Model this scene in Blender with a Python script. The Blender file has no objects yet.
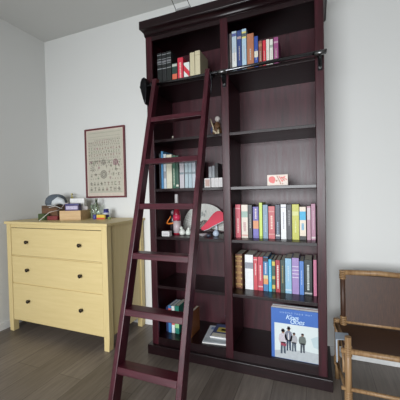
import bpy, bmesh, math, random
from mathutils import Vector, Matrix
random.seed(7)
sc = bpy.context.scene
col = sc.collection
PI = math.pi

# ------------------------------------------------------------------ camera
CAM = Vector((1.1357, -1.8382, 1.1652))
yaw, pitch, roll = math.radians(21.81), math.radians(-1.23), math.radians(-1.20)
Fw = Vector((-math.sin(yaw)*math.cos(pitch), math.cos(yaw)*math.cos(pitch), math.sin(pitch)))
Rt = Vector((math.cos(yaw), math.sin(yaw), 0)); Up = Rt.cross(Fw)
R2 = Rt*math.cos(roll)+Up*math.sin(roll); U2 = -Rt*math.sin(roll)+Up*math.cos(roll)
cd = bpy.data.cameras.new('camera'); cam = bpy.data.objects.new('camera', cd); col.objects.link(cam)
cam.matrix_world = Matrix(((R2.x, U2.x, -Fw.x, CAM.x), (R2.y, U2.y, -Fw.y, CAM.y), (R2.z, U2.z, -Fw.z, CAM.z), (0, 0, 0, 1)))
cd.sensor_width = 36; cd.lens = 290.6/400*36; cd.clip_start = .02
sc.camera = cam

# ------------------------------------------------------------------ world, daylight, exposure
w = bpy.data.worlds.new('world'); sc.world = w; w.use_nodes = True
bg = w.node_tree.nodes['Background']; bg.inputs[0].default_value = (.75, .85, 1, 1); bg.inputs[1].default_value = 1.5

def area(name, loc, rot, sx, sy, power, color):
    l = bpy.data.lights.new(name, 'AREA'); l.shape = 'RECTANGLE'; l.size = sx; l.size_y = sy
    l.energy = power; l.color = color
    o = bpy.data.objects.new(name, l); col.objects.link(o); o.location = loc; o.rotation_euler = rot
    return o
# daylight entering through the window behind the camera
wl_ = area('window_daylight', (.55, -3.86, 1.25), (math.radians(80), 0, 0), 2.3, 1.3, 73, (.94, .975, 1.0))
wl_.data.spread = math.radians(108)
sc.view_settings.view_transform = 'Standard'; sc.view_settings.look = 'None'
sc.view_settings.gamma = 1; sc.view_settings.use_curve_mapping = False
sc.view_settings.exposure = 0.0

# ------------------------------------------------------------------ materials
def new_mat(name):
    m = bpy.data.materials.new(name); m.use_nodes = True
    return m, m.node_tree.nodes, m.node_tree.links, m.node_tree.nodes['Principled BSDF']
_mc = {}
def plain(color, rough=.6, metal=0.0, var=.12, scale=40, spec=.5):
    """paint, paper, cloth, metal: base colour with a slight procedural variation"""
    key = (tuple(color), rough, metal, var, scale, spec)
    if key in _mc: return _mc[key]
    m, N, L, b = new_mat('mat_%d' % len(_mc))
    tc = N.new('ShaderNodeTexCoord'); n = N.new('ShaderNodeTexNoise'); n.inputs['Scale'].default_value = scale
    n.inputs['Detail'].default_value = 3
    mx = N.new('ShaderNodeMix'); mx.data_type = 'RGBA'
    mx.inputs[6].default_value = tuple(c*(1-var) for c in color)+(1,)
    mx.inputs[7].default_value = tuple(min(1, c*(1+var)) for c in color)+(1,)
    L.new(tc.outputs['Object'], n.inputs['Vector']); L.new(n.outputs['Fac'], mx.inputs[0]); L.new(mx.outputs[2], b.inputs['Base Color'])
    b.inputs['Roughness'].default_value = rough; b.inputs['Metallic'].default_value = metal
    b.inputs['Specular IOR Level'].default_value = spec
    _mc[key] = m
    return m

def wood(name, c1, c2, rough, axis='Z', spec=.5, bump=.03, scale=14):
    m, N, L, b = new_mat(name)
    tc = N.new('ShaderNodeTexCoord'); mp = N.new('ShaderNodeMapping')
    s = {'X': (1.2, scale, scale), 'Y': (scale, 1.2, scale), 'Z': (scale, scale, 1.2)}[axis]
    mp.inputs['Scale'].default_value = s
    n = N.new('ShaderNodeTexNoise'); n.inputs['Scale'].default_value = 3; n.inputs['Detail'].default_value = 6; n.inputs['Roughness'].default_value = .65
    r = N.new('ShaderNodeValToRGB'); r.color_ramp.elements[0].position = .3; r.color_ramp.elements[1].position = .72
    r.color_ramp.elements[0].color = c1+(1,); r.color_ramp.elements[1].color = c2+(1,)
    L.new(tc.outputs['Object'], mp.inputs[0]); L.new(mp.outputs[0], n.inputs['Vector']); L.new(n.outputs['Fac'], r.inputs[0]); L.new(r.outputs[0], b.inputs['Base Color'])
    bp = N.new('ShaderNodeBump'); bp.inputs['Strength'].default_value = bump*4; bp.inputs['Distance'].default_value = .002
    L.new(n.outputs['Fac'], bp.inputs['Height']); L.new(bp.outputs[0], b.inputs['Normal'])
    rr = N.new('ShaderNodeMapRange'); rr.inputs[3].default_value = rough-.06; rr.inputs[4].default_value = rough+.1
    L.new(n.outputs['Fac'], rr.inputs[0]); L.new(rr.outputs[0], b.inputs['Roughness'])
    b.inputs['Specular IOR Level'].default_value = spec
    return m
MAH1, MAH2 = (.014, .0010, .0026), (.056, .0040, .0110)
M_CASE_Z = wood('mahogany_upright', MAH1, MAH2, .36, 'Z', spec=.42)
M_CASE_X_SHADE = wood('mahogany_level_shaded', (.0045, .0012, .0018), (.015, .0024, .0042), .30, 'X', spec=.42)  # same mahogany, shade of shelves, rails, plinth and crown darkened into the colour
M_BACK = wood('mahogany_back', (.019, .0026, .0055), (.064, .0090, .0165), .38, 'Z', bump=.08)
M_LAD_Z = wood('ladder_rail_wood', (.028, .0034, .0070), (.074, .0090, .0185), .36, 'Z')
M_LAD_X = wood('ladder_step_wood', (.028, .0034, .0070), (.074, .0090, .0185), .36, 'X')
M_YEL_X = wood('pale_yellow_paint_level', (.61, .475, .22), (.67, .53, .26), .42, 'X', bump=.015)
M_YEL_Z = wood('pale_yellow_paint_upright', (.61, .475, .22), (.67, .53, .26), .42, 'Z', bump=.015)
M_TRAY = wood('raw_pine', (.50, .32, .15), (.66, .46, .25), .6, 'X')
M_RATTAN = wood('rattan_pole', (.17, .085, .035), (.40, .25, .12), .45, 'Z', scale=30)
M_CANE = wood('dark_cane_panel', (.028, .011, .006), (.075, .032, .016), .5, 'Z', scale=60)
M_BLACKIRON = plain((.012, .012, .014), .3, .6)
M_POLE = plain((.14, .14, .15), .25, 1)
M_STEEL = plain((.20, .20, .20), .35, 1)
M_BRONZE = plain((.05, .038, .03), .35, .9)
M_PAGES = plain((.72, .67, .57), .8, scale=200)
M_WHITE = plain((.78, .77, .75), .6)
M_LEATHERBROWN = plain((.33, .12, .04), .45, var=.3, scale=60)

def wall_mat(name, c, rough=.85):
    m, N, L, b = new_mat(name)
    tc = N.new('ShaderNodeTexCoord'); n = N.new('ShaderNodeTexNoise'); n.inputs['Scale'].default_value = 90; n.inputs['Detail'].default_value = 5
    n2 = N.new('ShaderNodeTexNoise'); n2.inputs['Scale'].default_value = 1.3
    mx = N.new('ShaderNodeMix'); mx.data_type = 'RGBA'
    mx.inputs[6].default_value = tuple(v*.96 for v in c)+(1,); mx.inputs[7].default_value = c+(1,)
    bp = N.new('ShaderNodeBump'); bp.inputs['Strength'].default_value = .12; bp.inputs['Distance'].default_value = .002
    for q in (n, n2): L.new(tc.outputs['Object'], q.inputs['Vector'])
    L.new(n2.outputs['Fac'], mx.inputs[0]); L.new(mx.outputs[2], b.inputs['Base Color'])
    L.new(n.outputs['Fac'], bp.inputs['Height']); L.new(bp.outputs[0], b.inputs['Normal'])
    b.inputs['Roughness'].default_value = rough
    return m
M_WALL = wall_mat('wall_paint', (.70, .70, .68))
M_CEIL = wall_mat('ceiling_paint', (.62, .62, .60))
M_TRIM = plain((.72, .72, .71), .45)

def floor_mat():
    m, N, L, b = new_mat('plank_floor')
    tc = N.new('ShaderNodeTexCoord'); mp = N.new('ShaderNodeMapping'); mp.inputs['Rotation'].default_value = (0, 0, PI/2)
    mp.inputs['Location'].default_value = (.35, .07, 0)
    br = N.new('ShaderNodeTexBrick'); br.offset = .37
    br.inputs['Scale'].default_value = 1; br.inputs['Brick Width'].default_value = 1.25; br.inputs['Row Height'].default_value = .19
    br.inputs['Mortar Size'].default_value = .0016; br.inputs['Mortar Smooth'].default_value = .2
    br.inputs['Color1'].default_value = (.118, .096, .081, 1); br.inputs['Color2'].default_value = (.190, .160, .137, 1)
    br.inputs['Mortar'].default_value = (.05, .04, .033, 1)
    m2 = N.new('ShaderNodeMapping'); m2.inputs['Scale'].default_value = (26, 1.6, 1)
    n = N.new('ShaderNodeTexNoise'); n.inputs['Scale'].default_value = 2; n.inputs['Detail'].default_value = 7; n.inputs['Roughness'].default_value = .65
    r = N.new('ShaderNodeValToRGB'); r.color_ramp.elements[0].position = .25; r.color_ramp.elements[1].position = .75
    r.color_ramp.elements[0].color = (.62, .60, .58, 1); r.color_ramp.elements[1].color = (1.3, 1.3, 1.3, 1)
    mx = N.new('ShaderNodeMix'); mx.data_type = 'RGBA'; mx.blend_type = 'MULTIPLY'; mx.inputs[0].default_value = 1
    L.new(tc.outputs['Object'], mp.inputs[0]); L.new(mp.outputs[0], br.inputs['Vector'])
    L.new(tc.outputs['Object'], m2.inputs[0]); L.new(m2.outputs[0], n.inputs['Vector']); L.new(n.outputs['Fac'], r.inputs[0])
    L.new(br.outputs['Color'], mx.inputs[6]); L.new(r.outputs[0], mx.inputs[7]); L.new(mx.outputs[2], b.inputs['Base Color'])
    bp = N.new('ShaderNodeBump'); bp.inputs['Strength'].default_value = .2; bp.inputs['Distance'].default_value = .002
    L.new(n.outputs['Fac'], bp.inputs['Height']); L.new(bp.outputs[0], b.inputs['Normal'])
    b.inputs['Roughness'].default_value = .42
    return m
M_FLOOR = floor_mat()

def glass_mat(name, color, rough=.03):
    m, N, L, b = new_mat(name)
    b.inputs['Base Color'].default_value = color+(1,); b.inputs['Roughness'].default_value = rough
    b.inputs['Transmission Weight'].default_value = .95; b.inputs['IOR'].default_value = 1.45
    return m
M_GLASS = glass_mat('clear_glass', (.95, .98, .97)); M_GREENGLASS = glass_mat('greenish_glass', (.62, .72, .60), .08)

# ------------------------------------------------------------------ mesh helpers
class MB:
    def __init__(s, *mats): s.bm = bmesh.new(); s.mats = list(mats)
    def _mi(s, m):
        if m is None: return 0
        if m not in s.mats: s.mats.append(m)
        return s.mats.index(m)
    def box(s, x0, x1, y0, y1, z0, z1, m=None, M=None):
        mi = s._mi(m)
        vs = [s.bm.verts.new((M @ Vector(p)) if M else p) for p in ((x0,y0,z0),(x1,y0,z0),(x1,y1,z0),(x0,y1,z0),(x0,y0,z1),(x1,y0,z1),(x1,y1,z1),(x0,y1,z1))]
        for f in ((3,2,1,0),(4,5,6,7),(0,1,5,4),(1,2,6,5),(2,3,7,6),(3,0,4,7)):
            s.bm.faces.new([vs[i] for i in f]).material_index = mi
        return s
    def hexa(s, pts, m=None):
        mi = s._mi(m); vs = [s.bm.verts.new(p) for p in pts]
        for f in ((3,2,1,0),(4,5,6,7),(0,1,5,4),(1,2,6,5),(2,3,7,6),(3,0,4,7)):
            s.bm.faces.new([vs[i] for i in f]).material_index = mi
        return s
    def tube(s, pts, r, m=None, seg=10, cap=True):
        mi = s._mi(m); pts = [Vector(p) for p in pts]; n = len(pts)
        rs = r if isinstance(r, (list, tuple)) else [r]*n
        rings = []; prev = None
        for i, p in enumerate(pts):
            t = (pts[min(i+1, n-1)]-pts[max(i-1, 0)]).normalized()
            if prev is None:
                a = t.orthogonal().normalized()
            else:
                a = (prev-t*prev.dot(t)); a = a.normalized() if a.length > 1e-6 else t.orthogonal().normalized()
            prev = a; b = t.cross(a)
            rings.append([s.bm.verts.new(p+(a*math.cos(2*PI*k/seg)+b*math.sin(2*PI*k/seg))*rs[i]) for k in range(seg)])
        for A, B in zip(rings, rings[1:]):
            for k in range(seg):
                f = s.bm.faces.new((A[k], A[(k+1) % seg], B[(k+1) % seg], B[k])); f.material_index = mi; f.smooth = True
        if cap:
            s.bm.faces.new(rings[0][::-1]).material_index = mi; s.bm.faces.new(rings[-1]).material_index = mi
        return s
    def lathe(s, prof, c=(0,0,0), m=None, seg=20, sx=1, sy=1):
        mi = s._mi(m); rings = []
        for r, z in prof:
            rings.append([s.bm.verts.new((c[0]+max(r,1e-4)*sx*math.cos(2*PI*k/seg), c[1]+max(r,1e-4)*sy*math.sin(2*PI*k/seg), c[2]+z)) for k in range(seg)])
        for A, B in zip(rings, rings[1:]):
            for k in range(seg):
                f = s.bm.faces.new((A[k], A[(k+1) % seg], B[(k+1) % seg], B[k])); f.material_index = mi; f.smooth = True
        s.bm.faces.new(rings[0][::-1]).material_index = mi; s.bm.faces.new(rings[-1]).material_index = mi
        return s
    def prism(s, poly, y0, y1, m=None, M=None):
        """polygon in XZ, extruded along Y"""
        mi = s._mi(m); T = (lambda p: M @ Vector(p)) if M else (lambda p: p)
        A = [s.bm.verts.new(T((x, y0, z))) for x, z in poly]; B = [s.bm.verts.new(T((x, y1, z))) for x, z in poly]
        s.bm.faces.new(A).material_index = mi; s.bm.faces.new(B[::-1]).material_index = mi
        for k in range(len(poly)):
            j = (k+1) % len(poly); s.bm.faces.new((A[j], A[k], B[k], B[j])).material_index = mi
        return s
    def ball(s, c, r, m=None, sx=1, sy=1, sz=1):
        return s.lathe([(r*math.sin(PI*i/10), -r*math.cos(PI*i/10)*sz) for i in range(11)], c, m, 16, sx, sy)
    def build(s, name, parent=None, bevel=0, smooth=False):
        bmesh.ops.recalc_face_normals(s.bm, faces=s.bm.faces)
        me = bpy.data.meshes.new(name); s.bm.to_mesh(me); s.bm.free()
        for m in s.mats: me.materials.append(m)
        o = bpy.data.objects.new(name, me); col.objects.link(o)
        if parent: o.parent = parent
        if bevel:
            b = o.modifiers.new('bevel', 'BEVEL'); b.width = bevel; b.segments = 2; b.limit_method = 'ANGLE'
        return o
def tag(o, label=None, cat=None, group=None, kind=None):
    for k, v in (('label', label), ('category', cat), ('group', group), ('kind', kind)):
        if v: o[k] = v
    return o
def thing(name, loc, label, cat, group=None, rz=0):
    o = bpy.data.objects.new(name, None); col.objects.link(o); o.location = loc; o.rotation_euler = (0, 0, rz)
    o.empty_display_size = .05
    return tag(o, label, cat, group)
def struct(o): o['kind'] = 'structure'; return o

# ------------------------------------------------------------------ the room
XL, XR, YB, YF, ZC = -1.45, 3.0, .3934, -3.95, 2.76
struct(MB(M_FLOOR).box(XL-.1, XR+.1, YF-.1, YB+.1, -.08, 0).build('floor'))
struct(MB(M_CEIL).box(XL-.1, XR+.1, YF-.1, YB+.1, ZC, ZC+.08).build('ceiling'))
struct(MB(M_WALL).box(XL-.1, XR+.1, YB, YB+.1, 0, ZC).build('wall_back'))
struct(MB(M_WALL).box(XL-.1, XL, YF, YB, 0, ZC).build('wall_left'))
struct(MB(wall_mat('mid_wall_low_bounce', (.42, .41, .40))).box(XR, XR+.1, YF, YB, 0, ZC).build('wall_right'))  # unseen wall, toned down to lessen fill light on the bookcase
WX0, WX1, WZ0, WZ1 = -.65, 1.75, .55, 1.95
M_DARKWALL = wall_mat('dark_wall_low_bounce', (.20, .19, .185))  # unseen wall behind the camera, colour darkened to reduce bounce light
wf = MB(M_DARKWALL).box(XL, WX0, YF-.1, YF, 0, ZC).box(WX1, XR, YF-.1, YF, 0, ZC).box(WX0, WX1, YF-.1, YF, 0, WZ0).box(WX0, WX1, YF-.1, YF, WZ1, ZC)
struct(wf.build('wall_front'))
wn = MB(M_TRIM)
for a, b_ in ((WX0, WX0+.05), (WX1-.05, WX1), ((WX0+WX1)/2-.03, (WX0+WX1)/2+.03)): wn.box(a, b_, YF-.07, YF-.02, WZ0, WZ1)
wn.box(WX0, WX1, YF-.07, YF-.02, WZ0, WZ0+.05).box(WX0, WX1, YF-.07, YF-.02, WZ1-.05, WZ1)
win = struct(wn.build('window_1'))
MB(M_GLASS).box(WX0+.05, WX1-.05, YF-.05, YF-.045, WZ0+.05, WZ1-.05).build('pane', win)
struct(MB(M_TRIM).box(XL, XR, YB-.012, YB, 0, .065).build('baseboard_back', bevel=.003))
struct(MB(M_TRIM).box(XL, XL+.012, YF, YB-.012, 0, .065).build('baseboard_left', bevel=.003))

# ------------------------------------------------------------------ bookcase
BD = .384; BW = 1.187; TOP = 2.398
bc = thing('bookcase', (0, 0, 0), 'tall dark mahogany two-column bookcase with crown moulding standing against the white wall', 'bookcase')
MB(M_CASE_Z).box(.0, .022, .02, BD, 0.0, 2.32).build('side_panel', bc)
MB(M_CASE_Z).box(BW-.022, BW, .02, BD, 0.0, 2.32).build('side_panel', bc)
MB(M_CASE_Z).box(.578, .600, .02, .362, .0, 2.32).build('divider', bc)
MB(M_BACK).box(.022, BW-.022, .362, BD, 0, 2.32).build('back_panel', bc)
MB(M_CASE_Z).box(0, .0507, 0, .02, 0, 2.32).build('stile', bc, .003)
MB(M_CASE_Z).box(.5635, .6151, 0, .02, 0, 2.32).build('stile', bc, .003)
MB(M_CASE_Z).box(1.1377, BW, 0, .02, 0, 2.32).build('stile', bc, .003)
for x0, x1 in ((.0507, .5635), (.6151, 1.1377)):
    MB(M_CASE_X_SHADE).box(x0, x1, .001, .02, 2.27, 2.32).build('top_rail', bc)
    MB(M_CASE_X_SHADE).box(x0, x1, .001, .02, .045, .1215).build('bottom_rail', bc)
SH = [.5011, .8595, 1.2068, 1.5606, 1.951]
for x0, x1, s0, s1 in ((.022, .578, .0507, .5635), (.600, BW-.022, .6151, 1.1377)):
    MB(M_CASE_X_SHADE).box(x0, x1, .02, .362, .1015, .1215).build('shelf', bc)
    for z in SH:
        MB(M_CASE_X_SHADE).box(x0, x1, .02, .362, z-.02, z).box(s0, s1, .003, .02, z-.02, z).build('shelf', bc, .0015)
MB(M_CASE_X_SHADE).box(-.027, BW+.027, -.027, BD, 0, .068).build('plinth', bc, .002)
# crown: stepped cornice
cr = MB(M_CASE_X_SHADE).box(-.024, BW+.024, -.045, BD, 2.342, TOP).build('crown', bc, .003)
def loft(rects):
    mb = MB(M_CASE_X_SHADE); rr = []
    for o_, z_ in rects: rr.append([mb.bm.verts.new(p) for p in ((-o_*.5, -o_, z_), (BW+o_*.5, -o_, z_), (BW+o_*.5, BD, z_), (-o_*.5, BD, z_))])
    for A_, B_ in zip(rr, rr[1:]):
        for k in range(4): mb.bm.faces.new((A_[k], A_[(k+1) % 4], B_[(k+1) % 4], B_[k])).smooth = k == 0
    mb.bm.faces.new(rr[0][::-1]); mb.bm.faces.new(rr[-1])
    return mb
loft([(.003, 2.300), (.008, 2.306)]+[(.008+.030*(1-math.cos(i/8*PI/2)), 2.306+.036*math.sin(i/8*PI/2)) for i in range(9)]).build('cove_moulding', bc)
# steel pole the ladder hooks over
MB(M_POLE).tube([(-.012, -.06, 1.926), (1.199, -.06, 1.944)], .0105, seg=16).build('ladder_pole', bc)
def bracket(x, z, first=False):
    b = MB(M_BLACKIRON).box(x-.012, x+.012, -.006, 0, z-.075, z+.02)
    b.tube([(x, -.004, z-.06), (x, -.03, z-.055), (x, -.055, z-.03), (x, -.06, z-.008)], .006)
    b.tube([(x, -.004, z-.002), (x, -.045, z)], .006)
    br = b.build('pole_bracket', bc)
    MB(M_STEEL).tube([(x, -.006, z-.06), (x, -.012, z-.06)], .009, seg=12).build('screw_head', br)
    MB(M_STEEL).tube([(x-.03, -.06, z), (x+.03, -.06, z)], .0135, seg=14).build('collar', br)
bracket(.589, 1.932); bracket(1.165, 1.9385)
lb = MB(M_BLACKIRON).box(.0, .03, -.008, 0, 1.84, 1.98)
lb.prism([(.006, 1.985), (.026, 1.99), (.040, 1.96), (.042, 1.90), (.036, 1.83), (.026, 1.80), (.012, 1.84), (-.004, 1.895), (-.010, 1.935), (-.006, 1.960)], -.072, -.008)
lb.build('pole_end_bracket', bc, .006)

# ------------------------------------------------------------------ ladder
lad = thing('library_ladder', (.305, -.60, 0), 'dark mahogany wooden library ladder leaning on the pole of the bookcase', 'ladder')
LO = Vector((.305, -.60, 0)); S_ = .286; Y0 = -.636
def yl(z): return Y0+S_*z
LT, LDP, LTOP = .031, .08, 1.975
for x in (.093, .483):
    pts = [(x, yl(0), 0), (x+LT, yl(0), 0), (x+LT, yl(0)+LDP, 0), (x, yl(0)+LDP, 0), (x, yl(LTOP-.01), LTOP-.01), (x+LT, yl(LTOP-.01), LTOP-.01), (x+LT, yl(LTOP)+LDP-.03, LTOP), (x, yl(LTOP)+LDP-.03, LTOP)]
    MB(M_LAD_Z).hexa([Vector(p)-LO for p in pts]).build('side_rail', lad, .004)
for z in (.236, .522, .824, 1.112, 1.394, 1.680):
    y = yl(z)
    MB(M_LAD_X).hexa([Vector(p)-LO for p in [(.124, y-.008, z-.034), (.483, y-.008, z-.034), (.483, y+.074-.01, z-.034), (.124, y+.074-.01, z-.034),
        (.124, y+.002, z), (.483, y+.002, z), (.483, y+.074, z), (.124, y+.074, z)]]).build('step', lad, .003)
for x in (.085, .519):
    h = MB(M_BLACKIRON); zt = 1.935
    pth = [(x, yl(1.80)+.045, 1.80), (x, yl(1.88)+.045, 1.88)]+[(x, -.06-.019*math.cos(a), 1.927+.019*math.sin(a)+.002) for a in [PI*k/8 for k in range(0, 9)]]+[(x, -.041, 1.90)]
    h.tube([Vector(p)-LO for p in pth], .0045, seg=8).build('hook', lad)

# ------------------------------------------------------------------ chest of drawers
DX0, DX1, DY0, DY1, DH = -1.385, -.302, -.1124, .378, .960
dr = thing('chest_of_drawers', (DX0, DY0, 0), 'pale yellow wooden chest of three drawers standing against the wall under the framed sampler', 'chest of drawers')
D0 = Vector((DX0, DY0, 0)); W = DX1-DX0; DD = DY1-DY0
MB(M_YEL_X).box(-.012, W+.014, -.014, DD+.008, DH-.022, DH).build('top', dr, .003)
for x0 in (0, W-.050):
    for y0, y1 in ((0, .05), (DD-.05, DD)):
        MB(M_YEL_Z).hexa([(x0+(.006 if x0 == 0 else 0), y0, 0), (x0+(.05 if x0 == 0 else .044), y0, 0), (x0+(.05 if x0 == 0 else .044), y1, 0), (x0+(.006 if x0 == 0 else 0), y1, 0),
            (x0, y0, .10), (x0+.05, y0, .10), (x0+.05, y1, .10), (x0, y1, .10)]).box(x0, x0+.05, y0, y1, .10, DH-.022).build('leg', dr, .0015)
for x0, x1 in ((.008, .026), (W-.026, W-.008)):
    MB(M_YEL_Z).box(x0, x1, .05, DD-.05, .10, DH-.022).build('side_panel', dr)
MB(M_YEL_X).box(.05, W-.05, .004, .03, .908, DH-.022).build('front_rail', dr)
for z in (.663, .427): MB(M_YEL_X).box(.05, W-.05, .012, .03, z-.006, z+.003).build('front_rail', dr)
MB(M_YEL_X).box(.05, W-.05, .03, DD-.01, .09, .102).build('bottom_panel', dr)
MB(M_YEL_X).box(.03, W-.03, DD-.012, DD-.002, .10, DH-.022).build('rear_panel', dr)
MB(plain((.08, .06, .03), .9)).box(.052, W-.052, .045, .05, .104, .906).build('drawer_gap_shade', dr)  # dark sheet added behind the drawer fronts as shade in the gaps
for z0, z1, zk in ((.668, .905, .788), (.430, .661, .552), (.102, .424, .286)):
    d = MB(M_YEL_X).box(.0535, W-.0535, .003, .021, z0+.002, z1-.002).box(.07, W-.07, .021, DD-.08, z0+.01, z1-.03).build('drawer', dr, .002)
    for kx in (-.556-DX0, W-(DX1+.556)*1.0):
        kx_ = kx
        MB(M_BRONZE).tube([(kx_, .003, zk), (kx_, -.010, zk), (kx_, -.014, zk), (kx_, -.022, zk), (kx_, -.026, zk)], [.007, .006, .014, .0155, .008], seg=16).build('knob', d)
        break
    MB(M_BRONZE).tube([(.254, .003, zk), (.254, -.010, zk), (.254, -.014, zk), (.254, -.022, zk), (.254, -.026, zk)], [.007, .006, .014, .0155, .008], seg=16).build('knob', d)

# ------------------------------------------------------------------ framed sampler
px0, px1, pz0, pz1 = -.940, -.478, 1.147, 1.806
pf = thing('framed_sampler', (px0, YB, pz0), 'framed cross-stitch sampler in a thin dark red frame hanging above the chest', 'picture')
PW, PH = px1-px0, pz1-pz0
M_FR = wood('red_frame_wood', (.10, .015, .02), (.17, .03, .04), .4, 'Z')
fr = MB(M_FR).box(0, .015, -.022, 0, 0, PH).box(PW-.015, PW, -.022, 0, 0, PH).box(.015, PW-.015, -.022, 0, 0, .015).box(.015, PW-.015, -.022, 0, PH-.015, PH)
fr.build('frame', pf, .002)
M_LINEN = plain((.50, .47, .385), .9, var=.06, scale=300); M_MATB = plain((.60, .52, .44), .85)
MB(M_MATB).box(.015, PW-.015, -.012, -.004, .015, PH-.015).build('mount', pf)
ST = [plain(c, .9) for c in ((.25, .24, .19), (.30, .23, .20), (.23, .26, .19), (.35, .20, .22), (.27, .25, .21))]
sm = MB(M_LINEN).box(.032, PW-.030, -.014, -.012, .045, PH-.028)
rng = random.Random(3)
def st(x, z, wx, wz, k): sm.box(x-wx/2, x+wx/2, -.0148, -.0138, z-wz/2, z+wz/2, ST[k])
X0, X1 = .05, PW-.048
def glyph(cx, cz, s, k):
    kind = rng.randrange(5)
    if kind == 0: st(cx, cz, s*.22, s, k); st(cx, cz+s*.3, s*.8, s*.2, k)
    elif kind == 1: st(cx-s*.3, cz, s*.2, s, k); st(cx+s*.3, cz, s*.2, s, k); st(cx, cz, s*.6, s*.2, k)
    elif kind == 2: st(cx-s*.3, cz, s*.2, s, k); st(cx, cz+s*.4, s*.6, s*.2, k); st(cx, cz-s*.4, s*.6, s*.2, k)
    elif kind == 3: st(cx, cz, s*.3, s, k); st(cx, cz, s, s*.25, k); st(cx+s*.3, cz-s*.4, s*.3, s*.2, k)
    else: st(cx, cz-s*.2, s*.7, s*.5, k); st(cx, cz+s*.35, s*.25, s*.3, k)
z = PH-.045
st((X0+X1)/2, z, X1-X0, .002, 2); st((X0+X1)/2, z-.035, X1-X0, .0015, 2)
for zz, s, k, x0 in ((PH-.115, .013, 4, .12), (PH-.135, .018, 1, .05), (PH-.160, .016, 4, .05), (PH-.192, .022, 1, .05), (PH-.224, .020, 2, .05), (PH-.255, .022, 1, .05), (PH-.285, .014, 4, .05), (PH-.308, .013, 4, .05), (PH-.33, .016, 1, .05)):
    x = x0
    while x < X1: glyph(x, zz, s, k if rng.random() < .7 else rng.randrange(5)); x += s*1.45
for zz in (PH-.102, PH-.148, PH-.176, PH-.208, PH-.24, PH-.272, PH-.343): st((X0+X1)/2, zz, X1-X0, .0012, 4)
def motif(cx, cz, r, k, n=10):
    for i in range(n):
        a = 2*PI*i/n; st(cx+r*math.cos(a), cz+r*math.sin(a), r*.4, r*.4, k)
        st(cx+r*.55*math.cos(a), cz+r*.55*math.sin(a), r*.3, r*.3, k)
    st(cx, cz, r*.35, r*.35, k)
motif(.215, .220, .034, 4, 14); motif(.355, .33, .026, 3, 12); st(.355, .285, .006, .06, 2)
motif(.215, .335, .024, 4); motif(.10, .33, .02, 2, 6); motif(.085, .275, .024, 4, 7)
for cx, cz in ((.07, .34), (.13, .345), (.17, .35), (.28, .34), (.30, .30), (.39, .30), (.28, .24), (.33, .22), (.39, .22), (.12, .22), (.07, .21), (.29, .185), (.15, .19), (.36, .26), (.25, .29), (.16, .285)):
    glyph(cx, cz, .026, rng.randrange(5))
for cz, s in ((.135, .030), (.085, .034)):
    x = .065
    while x < X1:
        glyph(x, cz, s, rng.choice((0, 4, 1, 2))); st(x, cz-s*.55, s*.9, .003, 0); x += s*1.35
st((X0+X1)/2, .055, X1-X0, .002, 2)
for row in range(5):
    for q in range(13):
        x = .062+q*.0285+(.012 if row % 2 else 0); zz_ = .180+row*.042
        if abs(x-.215) > .048 or abs(zz_-.22) > .045: glyph(x, zz_, .012, rng.choice((0, 1, 2, 4, 4)))
sm.build('sampler_cloth', pf)

# ------------------------------------------------------------------ books
def book(x0, x1, y, zb, h, color, label, group, depth=.16, bands=(), marks=None, rough=.45, lean=0, rz=0, name='book', pages=None):
    """hard- or soft-back book, spine towards -Y; bands = [(z0,z1,colour)] fractions of height"""
    wd = x1-x0-.0015
    M = plain(tuple(color), rough, var=.1)
    root = MB(M)
    root.box(0, wd, 0, .0035, 0, h)
    t = .0022
    root.box(0, t, .0035, depth, 0, h).box(wd-t, wd, .0035, depth, 0, h)
    for i, (a, b, c) in enumerate(bands):
        root.box(.0006, wd-.0006, -.0006-.0002*i, .001, a*h, b*h, plain(tuple(c), .5))
    if marks:
        c, za, zb_, fr_ = marks; mm = plain(tuple(c), .5); r = random.Random(int(x0*9999))
        zz = za*h
        while zz < zb_*h:
            l = r.uniform(.005, .011); root.box(wd*(.5-fr_/2), wd*(.5+fr_/2), -.0009-.0002*len(bands), .001, zz, zz+l, mm); zz += l+.0025
    o = root.build(name, None, .0008)
    o.location = (x0, y, zb); o.rotation_euler = (0, lean, rz)
    MB(pages or M_PAGES).box(t, wd-t, .0035, depth-.003, .002, h-.002).build('pages', o)
    tag(o, label, 'book', group)
    return o
G = (.62, .61, .58); GOLD = (.5, .36, .12)
YB_ = .10; ZB = SH[1]
g = 'books on the eye level shelf of the right column'
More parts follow.
